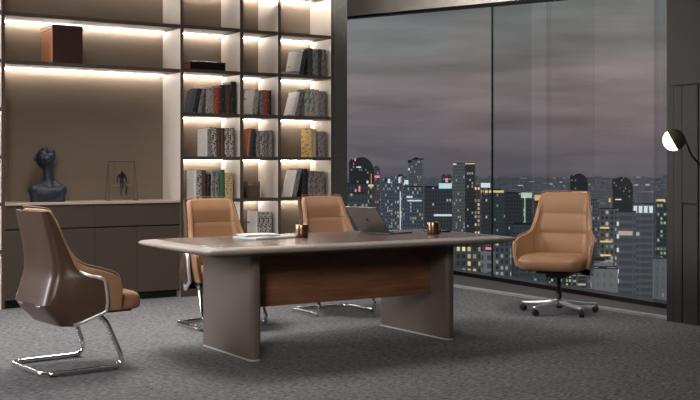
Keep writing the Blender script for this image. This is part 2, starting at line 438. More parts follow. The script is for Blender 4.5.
# ------------------------------------------------------------------ books
COLN = {'c1': 'left column', 'c2': 'middle column', 'c3': 'right column'}
ROWN = {1: 'top filled shelf', 2: 'second filled shelf', 3: 'third filled shelf', 4: 'fourth filled shelf', 5: 'shelf behind the table edge'}
LEVZ = {1: 2.27, 2: 1.83, 3: 1.39, 4: .96, 5: .525}
BOOKS = {
 (1,'c3'): [(5.610,.150,.250,.061,'sketch','white printed magazine leaning on the flat book'),
   (5.785,.050,.281,.037,'dark','charcoal book leaning beside the white magazine'),(5.846,.058,.296,0,'dark','tall charcoal book, third from the left'),
   (5.907,.064,.289,0,'grey','broad grey book, fourth from the left'),(5.974,.042,.293,0,'dark','thin charcoal book, second from the right'),(6.019,.050,.290,0,'mauve','grey mauve book standing at the right end')],
 (2,'c1'): [(4.411,.090,.240,.055,'slate','slate blue book leaning at the left end'),(4.507,.046,.250,.050,'black','black book with white marks leaning right'),
   (4.556,.044,.247,.045,'grey','plain grey book leaning against upright ones'),(4.645,.088,.257,0,'light','broad light grey book with two rows of dark marks'),
   (4.737,.060,.265,0,'red','bright red book'),(4.800,.064,.294,0,'black','black book right of the red one'),
   (4.867,.055,.301,0,'brown','dark brown book second from the right'),(4.925,.055,.335,0,'black','tallest black book standing at the right end')],
 (2,'c2'): [(5.060,.105,.262,.047,'sketch','white magazine leaning at the left end'),(5.187,.055,.255,.020,'light','light grey book leaning right'),(5.263,.045,.260,0,'grey','upright grey book left of the dark red one'),
   (5.310,.050,.262,0,'red','dark red book'),(5.363,.036,.259,0,'black','black book at the right end')],
 (2,'c3'): [(5.560,.115,.262,.086,'sketch','white and blue magazine leaning steeply right'),(5.695,.055,.262,.050,'grey','grey book leaning beside the blue magazine'),(5.806,.060,.292,0,'teal','left one of two teal-blotted pale books'),
   (5.868,.056,.294,0,'teal','right one of two teal-blotted pale books'),(5.927,.060,.291,0,'light','light grey book with dark marks, second from the right'),(5.990,.080,.277,0,'grey','wide grey book at the right end')],
 (3,'c1'): [(4.554,.108,.285,0,'white','broad white book at the left end'),(4.664,.043,.279,0,'grey','thin grey book right of the white one'),(4.709,.054,.296,0,'pattern','black and grey patterned book, third from the left'),
   (4.765,.044,.292,0,'brown','dark brown book, left one of the brown pair'),(4.811,.043,.292,0,'brown','dark brown book, right one of the brown pair'),(4.856,.049,.293,0,'pattern','patterned grey book, second from the right'),(4.907,.052,.294,0,'pattern','patterned grey book at the right end')],
 (3,'c2'): [(5.052,.040,.290,.030,'orange','orange and tan magazine at the left end'),(5.115,.055,.290,.035,'dark','charcoal book leaning right'),(5.218,.047,.269,0,'grey','grey book, first upright one of four'),
   (5.267,.052,.270,0,'pattern','grey patterned book, second upright one of four'),(5.321,.046,.271,0,'mauve','grey mauve book, third upright one of four'),(5.368,.048,.282,0,'grey','taller grey book at the right end')],
 (3,'c3'): [(5.789,.113,.312,0,'yellow','broad yellow book'),(5.904,.050,.302,0,'beige','beige book right of the yellow one'),(5.970,.100,.277,0,'grey','wide grey book near the right side')],
 (4,'c1'): [(4.433,.086,.292,0,'white','broad white book at the left end'),(4.543,.054,.292,0,'pattern','black and white patterned book'),(4.598,.049,.292,0,'brown','brown book right of the patterned one'),
   (4.653,.044,.251,0,'black','short black book'),(4.699,.043,.271,0,'grey','grey book with dark top'),(4.744,.050,.266,0,'mauve','grey mauve book left of the green one'),
   (4.799,.055,.295,0,'green','dark green book'),(4.857,.090,.260,0,'tan','tan yellow book with dark marks at the right end')],
 (4,'c3'): [(5.530,.100,.293,.085,'white','plain white book leaning steeply right'),(5.662,.055,.300,.060,'grey','grey book leaning on the dark ones'),(5.775,.070,.305,0,'black','black book with ragged light marks'),
   (5.851,.055,.279,0,'mauve','grey mauve book, left one of three alike'),(5.908,.055,.279,0,'mauve','grey mauve book, middle one of three alike'),(5.965,.092,.273,0,'mauve','grey mauve book, right one of three alike')],
 (5,'c2'): [(5.128,.104,.293,0,'sketch','white book with a thin line drawing'),(5.238,.057,.285,0,'pattern','patterned grey book right of the white one'),(5.297,.052,.284,0,'pattern','patterned grey book, second from the right'),(5.351,.053,.283,0,'pattern','patterned grey book at the right end')],
}
def book(x, w, h, lean, mat, label, z, group, dep=.20, yf=10.0):
    a = math.atan2(lean, h)
    t = thing('magazine' if 'magazine' in label else 'book', label, 'magazine' if 'magazine' in label else 'book', (x + w, yf, z), 0, group)
    t.rotation_euler = (0, a, 0)
    tk = .0035
    bm = bmesh.new()
    # covers + rounded spine
    box(bm, -w, -w+tk, .006, dep, 0, h); box(bm, -tk, 0, .006, dep, 0, h)
    ring0 = [(-w, .006), (-w+.006, .001), (-w/2, -.002), (-.006, .001), (0, .006), (0, .010), (-w, .010)]
    prism(bm, ring0, 0, h)
    obj('cover', bm, BK[mat], t)
    obj('page_block', box(bmesh.new(), -w+tk, -tk, .010, dep-.006, .004, h-.004), M['pages'], t)
    return t
for (r, c), lst in BOOKS.items():
    g = 'books in the %s of the %s' % (ROWN[r], COLN[c])
    leans = [math.atan2(b[3], b[2]) for b in lst if b[3]]
    ang = sum(leans)/len(leans) if leans else 0      # books that lean together share one tilt and touch the next upright one
    x, w, h, lean, mat, lab = lst[0]      # the first book shows its side board as well as its spine
    lst = [(x + (0 if lean else .085), max(.022, w - .085), h, lean, mat, lab)] + lst[1:]
    prev = None; out = []
    for (x, w, h, lean, mat, lab) in reversed(lst):
        z = LEVZ[r] + TH/2 + .0005
        if lab.startswith('white printed'): z += .029; h -= .03
        if lean:
            if prev is None or not prev[1]: xr = (prev[0] if prev else x + w) - h*math.sin(ang) - .001
            else: xr = prev[0] - .001
            prev = (xr - w/math.cos(ang), True)
            out.append((xr - w, w, h, h*math.tan(ang), mat, lab, z))
        else:
            prev = (x, False); out.append((x, w - .001, h, 0, mat, lab, z))
    for (x, w, h, lean, mat, lab, z) in reversed(out):
        book(x, w, h, lean, mat, lab + ', %s, %s' % (COLN[c], ROWN[r]), z, g)
# flat book
t = thing('book', 'pale flat book lying under the leaning magazine near the bookcase top right', 'book', (5.60, 10.0, 2.27+TH/2+.0005))
obj('cover', box(box(bmesh.new(), -.10, .135, 0, .2, 0, .003), -.10, .135, 0, .2, .025, .028), BK['grey'], t)
obj('page_block', box(bmesh.new(), -.097, .132, .003, .198, .003, .025), M['pages'], t)

# boxes
def lidded_box(name, label, loc, w, d, h, mats, lid):
    t = thing(name, label, 'box', loc)
    m = [mats[0], mats[1]]
    def two(name, dims, bev):
        bm = bmesh.new(); box(bm, *dims, bev=bev); bm.normal_update()
        for f in bm.faces:
            if f.normal.x < -.7: f.material_index = 1  # left faces get the lighter brown: side light put into the colour
        return obj(name, bm, m, t)
    two('body', (.003, w-.003, .003, d-.003, 0, h-lid-.002), .003)
    two('lid', (0, w, 0, d, h-lid, h), .004)
    return t
lidded_box('storage_box', 'tall square leather box with lit tan side and dark brown front on the display shelf', (3.059, 9.985, 2.2795), .298, .37, .362, (M['boxdark'], M['boxbrown']), .045)
lidded_box('document_box', 'flat black box with lit brown end in the bookcase top left compartment', (4.46, 9.985, 2.2875), .400, .25, .085, (M['blackgloss'], M['boxbrown']), .02)

# small leather letter holder
t = thing('letter_holder', 'small olive brown leather holder with raised end panels in the bookcase middle column', 'holder', (5.121, 10.03, .9775))
leath = plain('olive_leather', (.10, .070, .042), .5, var=.1)
obj('tray', box(bmesh.new(), .012, .141, 0, .12, 0, .135, bev=.006), leath, t)
for a in (-.0, .1415):
    obj('end_panel', box(bmesh.new(), a, a+.0115, -.006, .126, 0, .172, bev=.003), leath, t)
tube_b = bmesh.new(); tube(tube_b, [(.013, -.004, .125), (.140, -.004, .125)], .004)
obj('clasp_bar', tube_b, leath, t)

# ------------------------------------------------------------------ bust
def blob(bm, c, s, R=None, seg=20):
    mt = Matrix.Translation(c) @ (R or Matrix.Identity(4)) @ Matrix.Diagonal((*s, 1))
    bmesh.ops.create_uvsphere(bm, u_segments=seg, v_segments=seg//2+2, radius=1, matrix=mt)
bm = bmesh.new()
Rh = Matrix.Rotation(math.radians(-52), 4, 'X') @ Matrix.Rotation(0, 4, 'Z')
blob(bm, (0, 0, .075), (.160, .080, .085))
box(bm, -.150, .150, -.060, .062, -.02, .105, bev=.035, seg=4)
blob(bm, (-.112, .0, .105), (.056, .066, .052)); blob(bm, (.112, .0, .105), (.056, .066, .052))
blob(bm, (0, .005, .150), (.100, .060, .045)); blob(bm, (-.05, .004, .135), (.09, .055, .035)); blob(bm, (.05, .004, .135), (.09, .055, .035))
lathe(bm, [(.075, .13), (.060, .165), (.051, .20), (.047, .25), (.047, .30), (.050, .36)], 24, c=(.006, .006, 0))
# head thrown back: face towards the ceiling, chin towards the viewer
Hc = Vector((-.012, .035, .378))
HR = Matrix.Translation(Hc) @ Matrix.Rotation(math.radians(14), 4, 'Y') @ Matrix.Rotation(math.radians(-48), 4, 'X') @ Matrix.Scale(1.13, 4)
def hb(c, s): 
    bmesh.ops.create_uvsphere(bm, u_segments=20, v_segments=14, radius=1, matrix=HR @ Matrix.Translation(c) @ Matrix.Diagonal((*s, 1)))
hb((0, .015, .03), (.076, .092, .080))     # skull
hb((0, -.030, -.035), (.056, .052, .062))  # jaw
hb((0, -.072, -.078), (.026, .022, .020))  # chin
hb((0, -.098, -.018), (.013, .020, .022))  # nose tip
hb((0, -.084, .012), (.010, .016, .035))   # nose bridge
hb((0, -.080, -.050), (.024, .014, .007)); hb((0, -.078, -.062), (.020, .013, .007))   # lips
hb((.030, -.068, .034), (.026, .014, .010)); hb((-.030, -.068, .034), (.026, .014, .010))  # brows
hb((.034, -.062, -.012), (.018, .014, .016)); hb((-.034, -.062, -.012), (.018, .014, .016))  # cheeks
hb((.078, .012, -.005), (.010, .020, .032)); hb((-.078, .012, -.005), (.010, .020, .032))   # ears
hb((.028, -.074, .012), (.013, .008, .008)); hb((-.028, -.074, .012), (.013, .008, .008))   # closed eyes
bust = obj('bust_sculpture', bm, M['bust'], None, True, loc=(3.065, 10.15, .9695), rot=(0, 0, math.radians(-12)))
md = bust.modifiers.new('r', 'REMESH'); md.mode = 'VOXEL'; md.voxel_size = .0055; md.use_smooth_shade = True
md = bust.modifiers.new('s', 'SMOOTH'); md.iterations = 3; md.factor = .5
bust.scale = (1.08, 1.08, 1.08)
tag(bust, 'blue black bust with long neck and head thrown back on the low cabinet', 'sculpture')
# flatten its underside
dg = bpy.context.evaluated_depsgraph_get(); ev = bust.evaluated_get(dg)
me = bpy.data.meshes.new_from_object(ev); bust.modifiers.clear()
b2 = bmesh.new(); b2.from_mesh(me)
r = bmesh.ops.bisect_plane(b2, geom=b2.verts[:] + b2.edges[:] + b2.faces[:], plane_co=(0, 0, .001), plane_no=(0, 0, 1), clear_inner=True)
bmesh.ops.holes_fill(b2, edges=[e for e in b2.edges if e.is_boundary], sides=0)
for v in b2.verts: v.co.z -= .001
b2.to_mesh(me); b2.free()
for p in me.polygons: p.use_smooth = True
bust.data = me

# ------------------------------------------------------------------ swing sculpture
t = thing('swing_sculpture', 'small bronze figure sitting on a thin wire swing frame on the low cabinet', 'sculpture', (3.80, 10.15, .9695))
bm = bmesh.new(); H = .385; hw = .135
for sx in (-1, 1):
    for sy in (-1, 1):
        tube(bm, [(sx*(hw+.012), sy*.055, .004), (sx*hw, 0, H)], .0028, 6)
    tube(bm, [(sx*(hw+.012), -.06, .004), (sx*(hw+.012), .06, .004)], .004, 6)
tube(bm, [(-hw-.003, 0, H), (hw+.003, 0, H)], .0032, 6)
obj('frame', bm, M['wire'], t)
bm = bmesh.new()
for sx in (-1, 1): tube(bm, [(sx*.078, 0, .155), (sx*.075, 0, H)], .0014, 5)
obj('rope', bm, M['wire'], t)
obj('seat', box(bmesh.new(), -.095, .095, -.012, .012, .147, .156, bev=.002), M['alu'], t)
sk = bpy.data.meshes.new('figure')
J = [((0,0,.172),.020),((0,.004,.215),.019),((0,.0,.255),.022),((0,-.002,.278),.009),((0,-.008,.300),.0165),
     ((-.030,0,.258),.011),((-.046,-.004,.215),.009),((-.050,-.012,.172),.007),
     ((.030,0,.258),.011),((.044,-.006,.215),.009),((.052,-.014,.172),.007),
     ((-.014,-.040,.166),.013),((-.022,-.060,.110),.010),((-.026,-.052,.055),.007),((-.028,-.070,.045),.006),
     ((.014,-.040,.168),.013),((.026,-.068,.118),.010),((.022,-.060,.062),.007),((.024,-.078,.052),.006)]
Ed = [(0,1),(1,2),(2,3),(3,4),(2,5),(5,6),(6,7),(2,8),(8,9),(9,10),(0,11),(11,12),(12,13),(13,14),(0,15),(15,16),(16,17),(17,18)]
sk.from_pydata([j[0] for j in J], Ed, [])
fo = link(bpy.data.objects.new('figure', sk)); fo.parent = t
sk.materials.append(M['bronze'])
mod = fo.modifiers.new('skin', 'SKIN'); mod.use_smooth_shade = True
for i, j in enumerate(J):
    sk.skin_vertices[0].data[i].radius = (j[1], j[1]); sk.skin_vertices[0].data[i].use_root = (i == 0)
fo.modifiers.new('sub', 'SUBSURF').levels = 2
fo.modifiers['sub'].render_levels = 2

# ------------------------------------------------------------------ conference table
TX0, TX1, TY0, TY1 = 2.895, 5.47, 6.20, 7.42
TC = ((TX0+TX1)/2, (TY0+TY1)/2)
tb = thing('conference_table', 'large boat-shaped meeting table with walnut top and leather slab legs', 'table', (TC[0], TC[1], 0))
hx, hy = (TX1-TX0)/2, (TY1-TY0)/2
def outline(inset, n=20, rc=.028):
    """slightly bowed rectangle with rounded corners, counter-clockwise"""
    pts = []
    ax, ay = hx - inset, hy - inset; bow = .045; rc = max(rc - inset*.3, .015)
    for i in range(n+1):                      # front side, left to right
        s = -1 + 2*i/n; pts.append((s*(ax-rc), -ay - bow*(1 - s*s)))
    for k in range(1, 6):
        a = -PI/2 + PI/2*k/6; pts.append((ax-rc + rc*math.cos(a), -ay+rc + rc*math.sin(a)))
    for i in range(n//2+1):
        s = -1 + 2*i/(n//2); pts.append((ax + .02*(1-s*s), s*(ay-rc)))
    for k in range(1, 6):
        a = PI/2*k/6; pts.append((ax-rc + rc*math.cos(a), ay-rc + rc*math.sin(a)))
    for i in range(n+1):
        s = 1 - 2*i/n; pts.append((s*(ax-rc), ay + bow*(1 - s*s)))
    for k in range(1, 6):
        a = PI/2 + PI/2*k/6; pts.append((-ax+rc + rc*math.cos(a), ay-rc + rc*math.sin(a)))
    for i in range(n//2+1):
        s = 1 - 2*i/(n//2); pts.append((-ax - .02*(1-s*s), s*(ay-rc)))
    for k in range(1, 6):
        a = PI + PI/2*k/6; pts.append((-ax+rc + rc*math.cos(a), -ay+rc + rc*math.sin(a)))
    return pts
ZT = .777
def ring(ins, z): return [(x, y, z) for x, y in outline(ins)]
bm = bmesh.new()
loft(bm, [ring(.105, ZT-.018), ring(.105, ZT)])
obj('tabletop', bm, M['top'], tb)
bm = bmesh.new()
R = loft(bm, [ring(.105, ZT-.035), ring(.105, ZT), ring(.095, ZT), ring(.03, ZT-.008), ring(.008, ZT-.014), ring(0, ZT-.024), ring(.004, ZT-.034), ring(.020, ZT-.042)], cap=False)
obj('edge_border', bm, M['topborder'], tb, True)
bm = bmesh.new()
loft(bm, [ring(.14, ZT-.070), ring(.022, ZT-.0425), ring(.09, ZT-.0422)])
obj('underside', bm, M['under'], tb)
def slab_leg(x0, x1, y0, y1):
    bm = bmesh.new(); r = .03; pts = []
    for (cx, cy, a0) in ((x1-r, y0+r, -PI/2), (x1-r, y1-r, 0), (x0+r, y1-r, PI/2), (x0+r, y0+r, PI)):
        for k in range(7):
            a = a0 + PI/2*k/6; pts.append((cx + r*math.cos(a), cy + r*math.sin(a)))
    prism(bm, pts, .012, ZT-.068)
    o = obj('leg', bm, M['leg'], tb, True, loc=(-TC[0], -TC[1], 0))
    for p in o.data.polygons: p.use_smooth = abs(p.normal.z) < .5
    md = o.modifiers.new('e', 'EDGE_SPLIT')
    bm = bmesh.new(); prism(bm, [(x + .0*(x-(x0+x1)/2), y) for x, y in pts], .0, .012)
    obj('foot_strip', bm, M['skirt'], o)
slab_leg(3.295, 3.375, 6.385, 7.17); slab_leg(4.940, 5.018, 6.390, 7.29)
bm = box(bmesh.new(), 3.376-TC[0], 4.939-TC[0], 6.60-TC[1], 6.63-TC[1], .330, ZT-.0695)
obj('modesty_panel', bm, M['wood'], tb)

# ------------------------------------------------------------------ things on the table
def mug(loc, rz, label):
    t = thing('mug', label, 'mug', loc, rz, 'copper mugs')
    bm = bmesh.new()
    lathe(bm, [(.001, .0), (.046, .0), (.0495, .004), (.050, .05), (.050, .093), (.049, .095), (.0475, .093), (.047, .05), (.0455, .006), (.001, .006)], 36, caps=False)
    obj('cup', bm, M['copper'], t, True)
    bm = bmesh.new(); tube(bm, fillet([(.049, 0, .078), (.080, 0, .078), (.080, 0, .022), (.049, 0, .022)], .02), .0035, 8)
    obj('handle', bm, M['copper'], t, True)
    return t
mug((3.995, 6.93, ZT+.0005), math.radians(20), 'copper mug beside the open magazines, left one of the two')
mug((5.045, 6.70, ZT+.0005), math.radians(160), 'copper mug beside the pen, right of the laptop')
t = thing('pen', 'black pen lying right of the copper mug at the table end', 'pen', (5.25, 6.85, ZT+.0095), math.radians(-18))
bm = bmesh.new(); lathe(bm, [(.003, -.07), (.0085, -.055), (.009, .0), (.009, .05), (.006, .07)], 12, M=Matrix.Rotation(PI/2, 4, 'Y'))
obj('barrel', bm, M['blackgloss'], t, True)
bm = bmesh.new(); lathe(bm, [(.0093, -.012), (.0093, -.004)], 12, M=Matrix.Rotation(PI/2, 4, 'Y'))
obj('band', bm, M['alu'], t, True)

def magazine(loc, rz, label, w, d, th, mat, gap=0.0):
    t = thing('magazine', label, 'magazine', loc, rz)
    bm = bmesh.new(); n = 10
    for side in (-1, 1):
        prof = [(side * w/2 * i/n, th * (.35 + .65*math.sin(min(1, (i+.6)/3.2)*PI/2)) * (1 - .25*i/n)) for i in range(n+1)]
        rings = [[(x, -d/2, 0.0), (x, d/2, 0.0), (x, d/2, z), (x, -d/2, z)] for x, z in prof]
        loft(bm, rings)
    obj('page_block', bm, mat, t)
    obj('cover', box(bmesh.new(), -w/2-.004, w/2+.004, -d/2-.003, d/2+.003, -.0022, -.0002), M['maggrey'], t)
    return t
magazine((3.74, 7.02, ZT+.0028), math.radians(12), 'wide open magazine lying on the table near its left end, under a smaller one', .40, .27, .014, M['mag'])
magazine((3.70, 7.06, ZT+.0195), math.radians(-6), 'smaller open magazine lying on top of the wide one near the table left end', .27, .20, .010, M['mag'])

# laptop: hinge along the table width, opened to the right
t = thing('laptop', 'slim grey laptop open with its back to the viewer in the middle of the table', 'laptop', (4.715, 7.02, ZT+.001), math.radians(10))
W2 = .172
obj('base', box(bmesh.new(), 0, .245, -W2, W2, .0, .011, bev=.003), M['laptop'], t)
bm = bmesh.new()
for i in range(5):
    for j in range(13):
        xx = .035 + i*.021; yy = -.150 + j*.0232
        box(bm, xx, xx+.018, yy, yy+.020, .0112, .0128)
obj('keyboard', bm, M['keys'], t)
obj('touchpad', box(bmesh.new(), .160, .230, -.055, .055, .0112, .0118), M['maggrey'], t)
ang = math.radians(52)
Rl = Matrix.Translation((.002, 0, .010)) @ Matrix.Rotation(-(PI/2 - ang) , 4, 'Y')
bm = bmesh.new(); box(bm, -.008, 0, -W2, W2, 0, .258, bev=.003, M=Rl)
lid = obj('lid', bm, M['laptop'], t)
bm = bmesh.new(); box(bm, .0003, .0012, -W2+.008, W2-.008, .014, .250, M=Rl)
obj('screen', bm, M['screen'], lid)
# emblem on the lid: a bitten round fruit shape with a leaf
bm = bmesh.new(); pts = []
for k in range(40):
    a = 2*PI*k/40; rr = .0165*(1 - .10*math.cos(2*a)**2) 
    y, z = rr*math.cos(a), rr*math.sin(a)*1.05
    d = math.hypot(y+.0185, z-.003)
    if d < .0085: y = -.0185 + (y+.0185)*.0085/max(d, 1e-4); 
    if abs(a-PI/2) < .25: z -= .003
    pts.append((y, z))
va = [bm.verts.new((-.0086, y, .132+z)) for y, z in pts]; vb = [bm.verts.new((-.0081, y, .132+z)) for y, z in pts]
bm.faces.new(va); bm.faces.new(vb[::-1])
for i in range(40): bm.faces.new((va[i], va[(i+1) % 40], vb[(i+1) % 40], vb[i]))
lf = [(0, .019), (.005, .020), (.008, .027), (.003, .026)]
bm.faces.new([bm.verts.new((-.0086, y, .132+z)) for y, z in lf])
bmesh.ops.transform(bm, matrix=Rl, verts=bm.verts)
obj('emblem', bm, M['logo'], lid)

# ------------------------------------------------------------------ chairs (local: facing -Y)
def lerp(tab, z):
    if z <= tab[0][0]: return tab[0][1]
    for (a, va), (b, vb) in zip(tab, tab[1:]):
        if z <= b:
            t = (z-a)/(b-a); t = t*t*(3-2*t)*.5 + t*.5; return va + (vb-va)*t
    return tab[-1][1]
def sm(t): t = max(0, min(1, t)); return t*t*(3-2*t)

class Tub:
    """padded one-piece back and arms: u runs from arm tip to arm tip round the back, v from seat to rim"""
    def __init__(s, dz=0.0, seams=(.80,), ws=1.0, puff=.008):
        s.dz = dz; s.seams = seams; s.puff = puff; s.ws = ws
        s.Wr = [(.36, .225), (.50, .240), (.64, .250), (.74, .240), (.86, .218), (1.03, .212)]     # half width at the rear corner
        s.Wf = [(.36, .300), (.50, .328), (.64, .334), (.74, .290), (.86, .232), (1.03, .220)]     # half width at the arm tip
        s.B = [(.36, .135), (.45, .150), (.55, .155), (.66, .160), (.80, .182), (.92, .208), (1.03, .240)]
        s.r = [(.36, .11), (.66, .10), (.85, .07), (1.03, .05)]
    def R(s, t):
        K = [(0, 1.034), (.30, 1.032), (.44, 1.026), (.475, 1.012), (.49, .985), (.503, .92), (.52, .84), (.54, .77), (.57, .715), (.61, .683), (.66, .666), (.76, .650), (.90, .618), (.95, .595), (.98, .555), (1.0, .50)]
        for (a, va), (b, vb) in zip(K, K[1:]):
            if t <= b: return va + (vb-va)*(t-a)/(b-a)
        return .5
    def base(s, t): return .385
    def F(s, z): return -.225 + .10*sm((z-.60)/.2)
    def pos(s, u, v):
        t = abs(u); sg = 1 if u >= 0 else -1
        z = s.base(t) + v*(s.R(t) - s.base(t))
        Wr = lerp(s.Wr, z)*s.ws; Wf = lerp(s.Wf, z)*s.ws; B = lerp(s.B, z); F = s.F(z); r = lerp(s.r, z)
        a, b = .34, .55
        wrap = .22*(Wr-r)**2
        if t <= a: x = (Wr-r)*t/a; y = B - .22*(x*x)
        elif t <= b:
            th = (t-a)/(b-a)*PI/2; x = Wr - r + r*math.sin(th); y = B - wrap - r + r*math.cos(th)
        else:
            q = (t-b)/(1-b); x = Wr + (Wf-Wr)*(1-(1-q)**1.7) - .015*q**4; y = B - wrap - r + (F - (B-wrap-r))*q
        if t < b:
            zz = [.45] + list(s.seams) + [1.03]
            for z0, z1 in zip(zz, zz[1:]):
                if z0 <= z <= z1:
                    q = (z-z0)/(z1-z0); y -= s.puff*(math.sin(PI*q)**.5)*(1 - (t/b)**4)
        return Vector((sg*x, y, z + s.dz))
    def mesh(s, nu=84, nv=34):
        bm = bmesh.new(); g = []
        for j in range(nv+1):
            v = j/nv
            g.append([bm.verts.new(s.pos(-1+2*i/nu, v)) for i in range(nu+1)])
        for j in range(nv):
            for i in range(nu): bm.faces.new((g[j][i], g[j][i+1], g[j+1][i+1], g[j+1][i]))
        return bm

def make_shell_rows(dz=0.0, ws=1.0):
    # z, rear y, rear half width, front y, front half width
    rows = [(1.022, .264, .216, .232, .216), (.98, .256, .223, .205, .224), (.90, .240, .228, .165, .229), (.82, .220, .236, .135, .237), (.74, .207, .248, .105, .254), (.68, .203, .255, .085, .268), (.640, .206, .258, .060, .290), (.615, .210, .260, .010, .318),
            (.596, .214, .262, -.070, .342), (.582, .218, .264, -.088, .345), (.50, .242, .268, -.100, .346), (.44, .262, .272, -.106, .342), (.385, .225, .268, -.100, .334), (.335, .175, .256, .020, .306), (.305, .145, .232, .090, .280)]
    return [(z+dz, yb, wr*ws, yf, wf*ws) for z, yb, wr, yf, wf in rows]
def shell_ring(z, yb, wr, yf, wf, r=.06, n=6):
    r = min(r, (yb-yf)*.40)
    pts = [(-wf, yf, z)]
    for k in range(1, 4): q = k/4; pts.append((-(wf + (wr-wf)*q**1.5), yf + (yb-r-yf)*q, z))
    for k in range(n+1):
        a = PI - PI/2*k/n; pts.append((-wr + r + r*math.cos(a), yb - r + r*math.sin(a), z))
    for k in range(1, 6): pts.append((-wr + r + (2*wr-2*r)*k/6, yb + .004, z))
    for k in range(n+1):
        a = PI/2 - PI/2*k/n; pts.append((wr - r + r*math.cos(a), yb - r + r*math.sin(a), z))
    for k in range(3, 0, -1): q = k/4; pts.append((wf + (wr-wf)*q**1.5, yf + (yb-r-yf)*q, z))
    pts.append((wf, yf, z)); return pts

def rounded_seat(hx, y0, y1, z0, z1, crown=.018):
    bm = bmesh.new(); n = 40; rings = []
    cy, hyy = (y0+y1)/2, (y1-y0)/2
    prof = [(.80, 0.0), (.93, .02), (.985, .12), (1.0, .35), (1.0, .60), (.985, .80), (.95, .92), (.86, 1.0), (.6, 1.0), (.3, 1.0), (.02, 1.0)]
    for k, (sc, zz) in enumerate(prof):
        ring = []
        for i in range(n):
            a = 2*PI*i/n; c, s_ = math.cos(a), math.sin(a)
            e = 5.0
            rr = 1 / ((abs(c)**e + abs(s_)**e)**(1/e))
            x, y = c*rr*hx*sc, s_*rr*hyy*sc
            z = z0 + (z1-z0)*zz
            if zz == 1.0: z += crown*(1 - sc*sc)
            if y < 0: z -= .022*(abs(y)/hyy)**3 * zz
            ring.append((x, cy+y, z))
        rings.append(ring)
    loft(bm, rings); return bm

def chair_body(t, tub, dz, ws, seat_front=-.43, seam_name='stitched_seam'):
    KIDS_local = []
    o = obj('backrest', tub.mesh(), M['leather'], t, True)
    md = o.modifiers.new('th', 'SOLIDIFY'); md.thickness = .036; md.offset = 0.0; md.use_even_offset = False
    md = o.modifiers.new('sub', 'SUBSURF'); md.levels = 1; md.render_levels = 1
    KIDS.append(o)
    # seams: thin welts across the backrest
    for z in tub.seams:
        pts = []
        for i in range(25):
            u = -.46 + .92*i/24
            tt = abs(u); v = (z - tub.base(tt))/(tub.R(tt)-tub.base(tt))
            if v > .985: continue
            p = tub.pos(u, v)
            nrm = Vector((-p.x*1.6*(abs(u) > .34), -1, 0)).normalized()
            pts.append(p + nrm*.0195)
        bm = bmesh.new(); tube(bm, pts, .0038, 6)
        s_ = obj(seam_name, bm, M['leather_dark'], o, True); KIDS.append(s_)
    # thin light tube added in place of the glint along the rim
    pts = []
    for i in range(81):
        u = -1 + 2*i/80; p = tub.pos(u, 1.0); q = tub.pos(u, .97)
        pts.append(p + (p-q).normalized()*.018)
    bm = bmesh.new(); tube(bm, pts, .0030, 6)
    s_ = obj('rim_glint', bm, M['rim_glint'], o, True); KIDS.append(s_)
    # outer shell
    rows = make_shell_rows(dz, ws)
    bm = bmesh.new(); R_ = loft(bm, [shell_ring(*r) for r in rows], closed=False)
    # underside
    bm.faces.new(R_[-1])
    sh = obj('outer_shell', bm, M['leather_dark'], t, True)
    md = sh.modifiers.new('th', 'SOLIDIFY'); md.thickness = .010; md.offset = 1.0
    md = sh.modifiers.new('es', 'EDGE_SPLIT'); md.split_angle = math.radians(35)
    KIDS.append(sh)
    # bright trim band along the front edge of the shell, both sides and round underneath
    for sg in (-1, 1):
        pts = [Vector((sg*(wf+.002), yf, z)) for (z, yb, wr, yf, wf) in rows if z-dz <= .65]
        pts = fillet(pts, .012, 3)
        bm = bmesh.new(); tube(bm, pts, .013, 8, ry=.015, up=Vector((1, 0, 0)))
        b = obj('trim_band', bm, M['silver'], sh, True); KIDS.append(b)
    # two oval holes low in the back
    for sg in (-1, 1):
        bm = bmesh.new()
        Mx = Matrix.Translation((sg*.14, .262, .432+dz)) @ Matrix.Rotation(math.radians(90+38), 4, 'X') @ Matrix.Diagonal((1.5, .55, 1, 1))
        lathe(bm, [(.016, -.006), (.030, -.006), (.033, .0), (.030, .006), (.016, .006)], 20, M=Mx, caps=True)
        b = obj('back_bolt', bm, M['alu'], sh, True); KIDS.append(b)
    st = obj('seat_cushion', rounded_seat(.262*tub.ws, seat_front, .130, .368+dz, .488+dz), M['leather'], t, True); KIDS.append(st)
    return st

def visitor():
    t = thing('cantilever_chair', 'x', 'chair', (0, 0, 0), 0, 'tan leather cantilever chairs')
    tub = Tub(seams=(.845,), puff=.016)
    chair_body(t, tub, 0, 1.0)
    # sled base of one bent tube: under the seat, down the front, back along the floor
    r = .0165; zf = r + .0005
    half = [(0, .285, zf), (-.285, .285, zf), (-.290, -.262, zf), (-.262, -.115, .365), (-.235, .10, .372), (0, .10, .372)]
    left = fillet(half, .11, 8)
    pts = left[:-1] + [Vector((-p.x, p.y, p.z)) for p in reversed(left)][:-1]
    bm = bmesh.new(); tube(bm, pts, r, 12, closed=True)
    f = obj('sled_frame', bm, M['chrome'], t, True); KIDS.append(f)
    f = obj('seat_plate', box(bmesh.new(), -.24, .24, -.33, .12, .360, .378, bev=.006), M['black'], t); KIDS.append(f)
    for sx in (-.286, .286):
        for sy in (-.19, .23):
            g = obj('glide', box(bmesh.new(), sx-.008, sx+.008, sy-.02, sy+.02, 0, .004), M['black'], t); KIDS.append(g)
    return t
vc = visitor()
vc['label'] = 'tan leather cantilever chair behind the table left end, in front of the bookcase left column'
c2 = copy_tree(vc); c3 = copy_tree(vc)
vc.location = (3.855, 8.0, 0); vc.rotation_euler = (0, 0, math.radians(2))
c2.location = (5.055, 8.19, 0); c2['label'] = 'tan leather cantilever chair behind the laptop, nearest the marble pillar'
